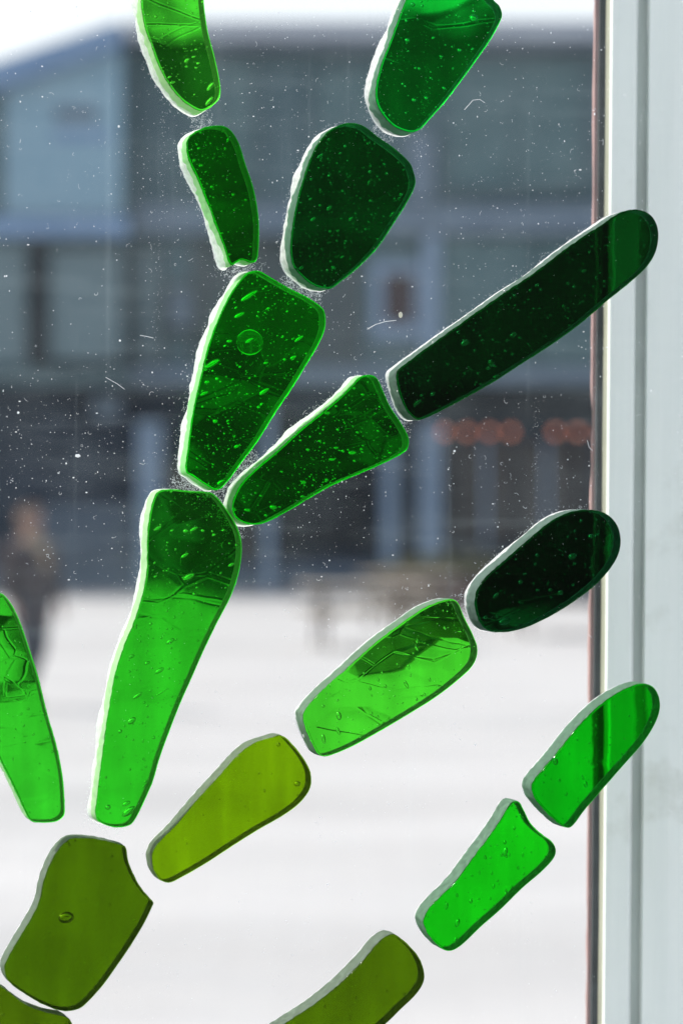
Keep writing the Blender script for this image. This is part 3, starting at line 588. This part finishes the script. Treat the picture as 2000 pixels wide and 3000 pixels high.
PXM = 0.6 * K                                  # metres per photograph pixel on the pane
FIX = {  # bubbles seen clearly in the photograph: piece -> (px, py, half length px, half width px, tilt deg)
 5: [(727,867,30,7,33),(696,924,18,6,28),(726,1004,40,38,0,'flat'),(725,998,15,5,32),(870,993,17,5,35),(853,1048,11,5,30),(777,1063,8,4,20),(769,1147,18,6,35),(628,1234,8,6,20),(602,1120,9,5,15),(618,1066,26,8,30),(594,1153,14,5,25),(645,1413,16,7,30),(668,1000,9,5,10),(688,1308,9,5,30)],
 6: [(956,1210,10,5,0),(1057,1157,6,4,0),(1029,1326,13,6,5),(980,1312,8,4,5),(967,1346,10,4,0),(1041,1267,6,4,0),(886,1413,8,5,0),(797,1486,12,7,0),(885,1455,8,5,0),(721,1494,10,5,0),(898,1318,6,4,0)],
 7: [(1357,1005,15,8,30),(1499,981,11,6,28),(1217,1180,16,5,38),(1264,1154,9,5,30),(1434,1064,11,11,0),(1447,1105,13,9,30),(1427,1078,8,5,20),(1568,837,8,5,25),(1703,795,9,5,25),(1504,866,6,4,30),(1660,830,6,4,20),(1306,1067,6,4,20)],
 8: [(460,1548,13,5,28),(564,1550,14,5,30),(543,1556,9,6,10),(590,1555,6,5,20),(536,1627,14,5,33),(550,1690,20,8,30),(672,1654,11,5,30),(690,1597,7,5,10),(494,1878,14,6,30),(384,1923,9,5,25),(463,1964,15,6,30),(428,1942,9,4,25),(400,2037,17,5,33),(383,2111,14,8,35),(470,2026,21,3,30),(366,2353,13,6,25),(373,2376,23,10,33),(446,2160,5,4,0),(313,2364,8,7,0)],
 4: [(934,458,12,5,38),(993,450,6,3,35),(1073,421,8,3,40),(961,610,11,5,45),(913,643,10,5,35),(1024,641,9,4,40),(1147,626,8,5,35),(1168,571,7,5,30),(880,785,9,5,40),(998,753,7,3,35),(1122,482,4,4,0),(1076,535,7,3,60)],
 3: [(1379,56,14,12,20),(1206,14,7,6,0),(1384,34,5,5,0),(1183,64,5,5,0),(1190,118,8,6,10),(1342,147,7,5,10),(1207,294,8,6,20),(1244,287,7,5,20),(1293,260,6,5,20),(1340,17,5,4,0),(1285,168,6,4,0)],
 2: [(663,412,9,4,55),(567,470,6,5,20),(583,487,6,4,20),(657,435,4,4,0),(678,572,6,5,30),(718,586,5,4,10),(681,617,4,3,0),(613,422,3,3,0),(571,424,4,3,0),(582,391,5,4,0)],
 1: [(615,253,18,6,50),(608,298,18,6,48),(545,177,10,5,40),(563,168,7,3,20),(572,145,5,3,20),(503,242,9,4,20),(492,228,7,4,30),(572,199,5,3,10),(430,44,4,4,0)],
 9: [(60,2090,5,3,80),(95,2150,5,3,80),(80,2075,5,3,0),(150,2200,4,4,0)],
 10: [(812,2181,6,6,0),(866,2295,10,8,0),(726,2372,3,2,0),(637,2340,3,2,0),(795,2340,2,2,0)],
 11: [(190,2686,23,17,5),(325,2508,5,4,0),(322,2549,3,3,0),(248,2632,3,3,0),(312,2805,3,3,0)],
 12: [(6,2972,6,4,0),(110,2995,4,3,0)],
 13: [(988,2097,13,8,-80),(986,2141,13,5,-65),(943,2164,14,6,-78),(1215,1900,8,4,-60),(1183,2004,14,5,-60),(1251,1990,7,4,-70),(942,2068,5,4,0),(1190,1953,8,4,-75),(1083,2090,4,4,0),(1062,1972,4,3,0)],
 14: [(1671,1630,14,9,25),(1521,1705,8,6,20),(1608,1728,7,5,20),(1637,1736,9,7,35),(1446,1744,13,5,42),(1474,1820,18,11,20),(1512,1833,11,8,20),(1416,1808,8,5,30),(1724,1571,9,6,20),(1693,1526,5,4,10),(1569,1728,6,4,10),(1745,1565,6,3,15)],
 15: [(1708,2297,6,9,0),(1851,2188,7,10,0),(1624,2232,8,10,0),(1650,2325,4,6,0),(1773,2290,5,6,0),(1701,2273,3,3,0)],
 16: [(1477,2496,7,14,-15),(1471,2466,5,6,0),(1333,2702,7,13,-20),(1305,2655,5,10,-15),(1328,2754,5,11,-20),(1478,2619,5,7,-10),(1438,2595,4,7,-10),(1433,2556,3,7,-5),(1375,2640,5,6,0),(1500,2425,4,5,0),(1431,2512,3,4,0),(1529,2560,3,4,0),(1520,2387,4,4,0)],
 17: [(1018,2986,4,4,0),(1025,2992,3,3,0),(1181,2862,3,2,0),(1077,2968,3,2,0)]}
for i in range(1, 18):
    rnd = random.Random(i * 7 + 1)
    T_, amt, sc, ang, wedge, nb, nf, sil = SP[i]
    o2 = resample([Vector(px2uv(p.x, p.y)) for p in smooth_closed(P[i])], 0.0003)
    nn, sg = normals2(o2)
    for _ in range(3): nn = [(nn[k-1] + nn[k] * 2 + nn[(k+1) % len(nn)]).normalized() for k in range(len(nn))]
    OUT2[i] = o2; N = len(o2)
    cen = sum(o2, Vector((0, 0))) / N; vmin = min(p.y for p in o2)
    t = tag(empty('glass_piece', Q(cen.x, vmin, T)), LAB[i], 'glass piece', 'green glass pieces glued to the window pane')
    # rings: back edge -> wall -> rounded front edge -> front face
    prof = [(-.00025, T), (.0000, T - .0003)] + [(.00004, T * (1 - q)) for q in (.15, .3, .45, .6, .75)] + [(0.0, .0006), (-.00003, .00035), (-.0001, .00014), (-.0002, .00004), (-.00032, 0)]
    V, F, mi, sm = [], [], [], []
    for r_, (off, w) in enumerate(prof):
        for k in range(N):
            j = 0.00012 * noise.noise(Vector((o2[k].x * 900, o2[k].y * 900, w * 300 + i))) if 0 < r_ < 8 else 0
            p = o2[k] + nn[k] * (off + j); V.append(Q(p.x, p.y, w))
    for r_ in range(len(prof) - 1):
        for k in range(N):
            k2 = (k + 1) % N; f = (r_ * N + k, r_ * N + k2, (r_ + 1) * N + k2, (r_ + 1) * N + k)
            F.append(f if sg > 0 else f[::-1]); mi.append(2 if r_ < 7 else 0); sm.append(True)
    b0 = len(V); V += V[:N]; f = tuple(b0 + k for k in range(N)); F.append(f[::-1] if sg > 0 else f); mi.append(1); sm.append(False)
    b0 = len(V); V += V[(len(prof) - 1) * N:len(prof) * N]; f = tuple(b0 + k for k in range(N)); F.append(f if sg > 0 else f[::-1]); mi.append(0); sm.append(False)
    mf = glass_face('green glass front', T_, amt, sc, ang, wedge, i * 2.37, False); mb = glass_face('green glass back', T_, amt, sc, ang, wedge, i * 2.37, True)
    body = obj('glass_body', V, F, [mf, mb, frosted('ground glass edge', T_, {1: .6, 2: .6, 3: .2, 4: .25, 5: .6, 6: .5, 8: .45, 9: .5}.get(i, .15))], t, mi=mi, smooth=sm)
    # large bubbles
    L = Vector(t.location); small = []
    def bub(px, py, a_, b_, deg, w, flat=None):
        u, v = px2uv(px, py, w)
        if not inside(Vector((u, v)), o2): return
        a_ = a_ * PXM; b_ = b_ * PXM; dpt = min(a_, b_) * (0.035 if flat else 0.85); w_ = max(dpt * 1.3, min(T - dpt * 1.3, w))
        dpt = min(dpt, (T - .0006) / 2)
        ob = bpy.data.objects.new('air_bubble', BUB); COL.objects.link(ob); ob.parent = t
        q = math.radians(deg); R_ = Matrix(((math.cos(q), 0, -math.sin(q)), (0, 1, 0), (math.sin(q), 0, math.cos(q))))
        ob.matrix_basis = Matrix.Translation(Q(u, v, w_) - L) @ (BASIS @ R_ @ Matrix.Diagonal((a_, dpt, b_))).to_4x4()
    for fx in FIX.get(i, ()): bub(*fx[:5], rnd.uniform(.25, .75) * T, len(fx) > 5)
    xs = [p[0] for p in P[i]]; ys = [p[1] for p in P[i]]; bd = 33 if i in (4, 5, 7, 8, 14, 1, 2, 3) else (0 if i == 6 else -70)
    got = 0
    for _ in range(nb * 6):
        if got >= nb: break
        px, py = rnd.uniform(min(xs), max(xs)), rnd.uniform(min(ys), max(ys))
        if not (-20 < px < 2020 and -20 < py < 3020): continue
        w = rnd.uniform(.2, .8) * T
        if inside(Vector(px2uv(px, py, w)), o2): a_ = rnd.uniform(3.2, 6.5); bub(px, py, a_, a_ * rnd.uniform(.5, .8), bd + rnd.uniform(-10, 10), w); got += 1
    # fine bubbles, beyond counting
    V, F = [], []; got = 0
    nf = int(nf * 1.5)
    for _ in range(nf * 8):
        if got >= nf: break
        px, py = rnd.uniform(min(xs), max(xs)), rnd.uniform(min(ys), max(ys)); w = rnd.uniform(.12, .88) * T
        if not (-10 < px < 2010 and -10 < py < 3010): continue
        u, v = px2uv(px, py, w)
        if not inside(Vector((u, v)), o2): continue
        if noise.noise(Vector((px * .008, py * .008, i))) < rnd.uniform(-.6, .3): continue
        r = PXM * min(3.4, 1.1 * rnd.lognormvariate(.25, .45)); b0 = len(V); c = Q(u, v, w)
        V += [c + BASIS @ Vector((q.x * r * 1.15, q.y * r, q.z * r)) for q in ICO_V]; F += [tuple(x + b0 for x in f) for f in ICO_F]; got += 1
    if V: tag(obj('fine_bubbles', V, F, M['bubble'], t, smooth=True), kind='stuff')
    # silicone squeezed out round the back edge
    V, F = [], []; rows = 5
    for k in range(N):
        lf = max(0.0, (-nn[k].x * .9 + (.35 if i in (1, 2, 3, 4, 5, 6, 8) else 0) + .15))
        nzv = noise.noise(Vector((o2[k].x * 150, o2[k].y * 150, i * 3))) * 1.2 + .3 * noise.noise(Vector((o2[k].x * 700, o2[k].y * 700, i)))
        wd = max(.00006, (.00010 + .00055 * lf * (.55 + nzv)) * sil + .00008)
        for r_ in range(rows):
            f_ = r_ / (rows - 1); p = o2[k] + nn[k] * (-.0001 + wd * f_)
            V.append(Q(p.x, p.y, T + .00012 - (.0030 * lf * (.8 + .4 * nzv) + .0003) * sil * (1 - f_) ** 1.6))
    for r_ in range(rows - 1):
        for k in range(N): k2 = (k + 1) % N; F.append((k * rows + r_, k2 * rows + r_, k2 * rows + r_ + 1, k * rows + r_ + 1))
    obj('silicone_bead', V, F, M['silicone'], t, smooth=True)
    # where fuzz of dried glue and lint gathers
    for k in range(N):
        if rnd.random() < .95: FUZZ.append((o2[k], nn[k], sil, i))

# ------------------------------------------------------------------ dust, lint and glue crumbs on the pane
rnd = random.Random(77)
def hair_path(u, v, ln, w, curl=1.0):
    a_ = rnd.uniform(0, 6.283); pts = []; x, y = u, v; da = rnd.uniform(-1, 1) * curl
    for k in range(6):
        pts.append(Q(x, y, w - abs(rnd.gauss(0, .00003)))); x += math.cos(a_) * ln / 5; y += math.sin(a_) * ln / 5; a_ += da + rnd.uniform(-.35, .35)
    return pts
def speck(V, F, u, v, w, r):
    b0 = len(V); a_ = rnd.uniform(0, 6.28); e_ = rnd.uniform(.6, 1.5)
    for k in range(5):
        q = a_ + k * 1.2566; V.append(Q(u + math.cos(q) * r * e_, v + math.sin(q) * r / e_, w + .2 * r))
    V.append(Q(u, v, w - .5 * r)); F += [(b0 + k, b0 + (k + 1) % 5, b0 + 5) for k in range(5)] + [tuple(b0 + k for k in range(5))[::-1]]
wd = W0 - .00004
V, F = [], []
for _ in range(12500):
    px = rnd.uniform(-20, 2020); py = rnd.uniform(-20, 3020)
    dens = .35 + .9 * noise.noise(Vector((px * .003, py * .003, 8))) + (.35 if py < 1750 else -.1)
    if rnd.random() > dens: continue
    u, v = px2uv(px, py, wd); speck(V, F, u, v, wd, PXM * min(4.0, rnd.lognormvariate(-.3, .5)))
for _ in range(420):     # dust lying on the pieces themselves
    i = rnd.choice((1, 2, 3, 4, 5, 6, 7, 8, 8, 9, 13, 14)); p = rnd.choice(OUT2[i]).lerp(rnd.choice(OUT2[i]), rnd.random())
    if inside(p, OUT2[i]): speck(V, F, p.x, p.y, -.00003, PXM * rnd.uniform(.4, .85))
for x0, y0, y1 in ((1575, 1120, 1740), (1240, 60, 520), (480, 300, 1100)):      # dried drip marks
    for _ in range(150):
        py = rnd.uniform(y0, y1); u, v = px2uv(x0 + rnd.gauss(0, 7) - (py - y0) * .03, py, wd); speck(V, F, u, v, wd, PXM * rnd.uniform(.35, .95))
u, v = px2uv(228, 1335, wd); speck(V, F, u, v, wd, PXM * 7)
tag(obj('dust', V, F, M['dust'], origin=Q(0, 0, wd)), 'fine pale dust specks scattered over the whole window pane', 'dust', kind='stuff')
parts = []
for _ in range(420):
    px = rnd.uniform(0, 2000); py = rnd.uniform(0, 3000)
    if py > 1800 and rnd.random() < .7: continue
    u, v = px2uv(px, py, wd); parts.append(tube(hair_path(u, v, PXM * rnd.uniform(5, 20), wd), PXM * rnd.uniform(.3, .5), 3, False))
for pp in ([(1075,964),(1100,950),(1130,941),(1160,938)], [(410,982),(430,985),(450,990)], [(1360,320),(1385,292),(1405,290),(1420,300)], [(310,1105),(345,1125),(365,1140)], [(1720,1290),(1725,1310),(1735,1320)]):
    parts.append(tube([Q(*px2uv(a_, b_, wd), wd) for a_, b_ in pp], PXM * .8, 3, False))
V, F = merge(parts); tag(obj('lint', V, F, M['dust'], origin=Q(0, 0, wd)), 'short pale curled lint fibres stuck all over the window pane', 'lint', kind='stuff')
parts = []; V, F = [], []
for p, nr, sil, i in FUZZ:
    k = sil * (1.0 if nr.x < .2 else .45)
    near = 0
    if sil > .5:
        for j in OUT2:
            if j != i and min((p - q).length for q in OUT2[j][::12]) < .0042: near = 1
    c = int(rnd.random() * (4 + 26 * near) * k + .6 * k)
    for _ in range(c):
        d = abs(rnd.gauss(0, .0006 + .0011 * near)); q = p + nr * d + Vector((rnd.gauss(0, .0003), rnd.gauss(0, .0003)))
        if rnd.random() < .45: parts.append(tube(hair_path(q.x, q.y, PXM * rnd.uniform(3, 13), wd, 1.5)[:4], PXM * rnd.uniform(.22, .42), 3, False))
        else: speck(V, F, q.x, q.y, wd, PXM * rnd.uniform(.4, 1.05))
v2, f2 = merge(parts); V, F = merge([(V, F), (v2, f2)])
tag(obj('glue_crumbs', V, F, M['dust'], origin=Q(0, 0, wd)), 'white crumbs and wisps of dried glue round the edges of the glass pieces', 'glue residue', kind='stuff')
# the one round cream splash near the red curtained window
M['splash'] = simple('cream splash', (.75, .72, .58), .7, .1, 900)
u, v = px2uv(1173, 922, wd); V = [Q(u, v, wd - .0003)]; F = []
for r_ in (.55, 1):
    for k in range(18):
        q = k * 6.2832 / 18; rr = r_ * PXM * 8; V.append(Q(u + math.cos(q) * rr * .8, v + math.sin(q) * rr * 1.15, wd - .0002 * (1 - r_ * r_)))
F = [(0, 1 + k, 1 + (k + 1) % 18) for k in range(18)] + [(1 + k, 19 + k, 19 + (k + 1) % 18, 1 + (k + 1) % 18) for k in range(18)]
tag(obj('dried_drop', V, F, M['splash'], origin=Q(u, v, wd), smooth=True), 'round cream dried drop on the pane in front of the red curtained window', 'dried drop')
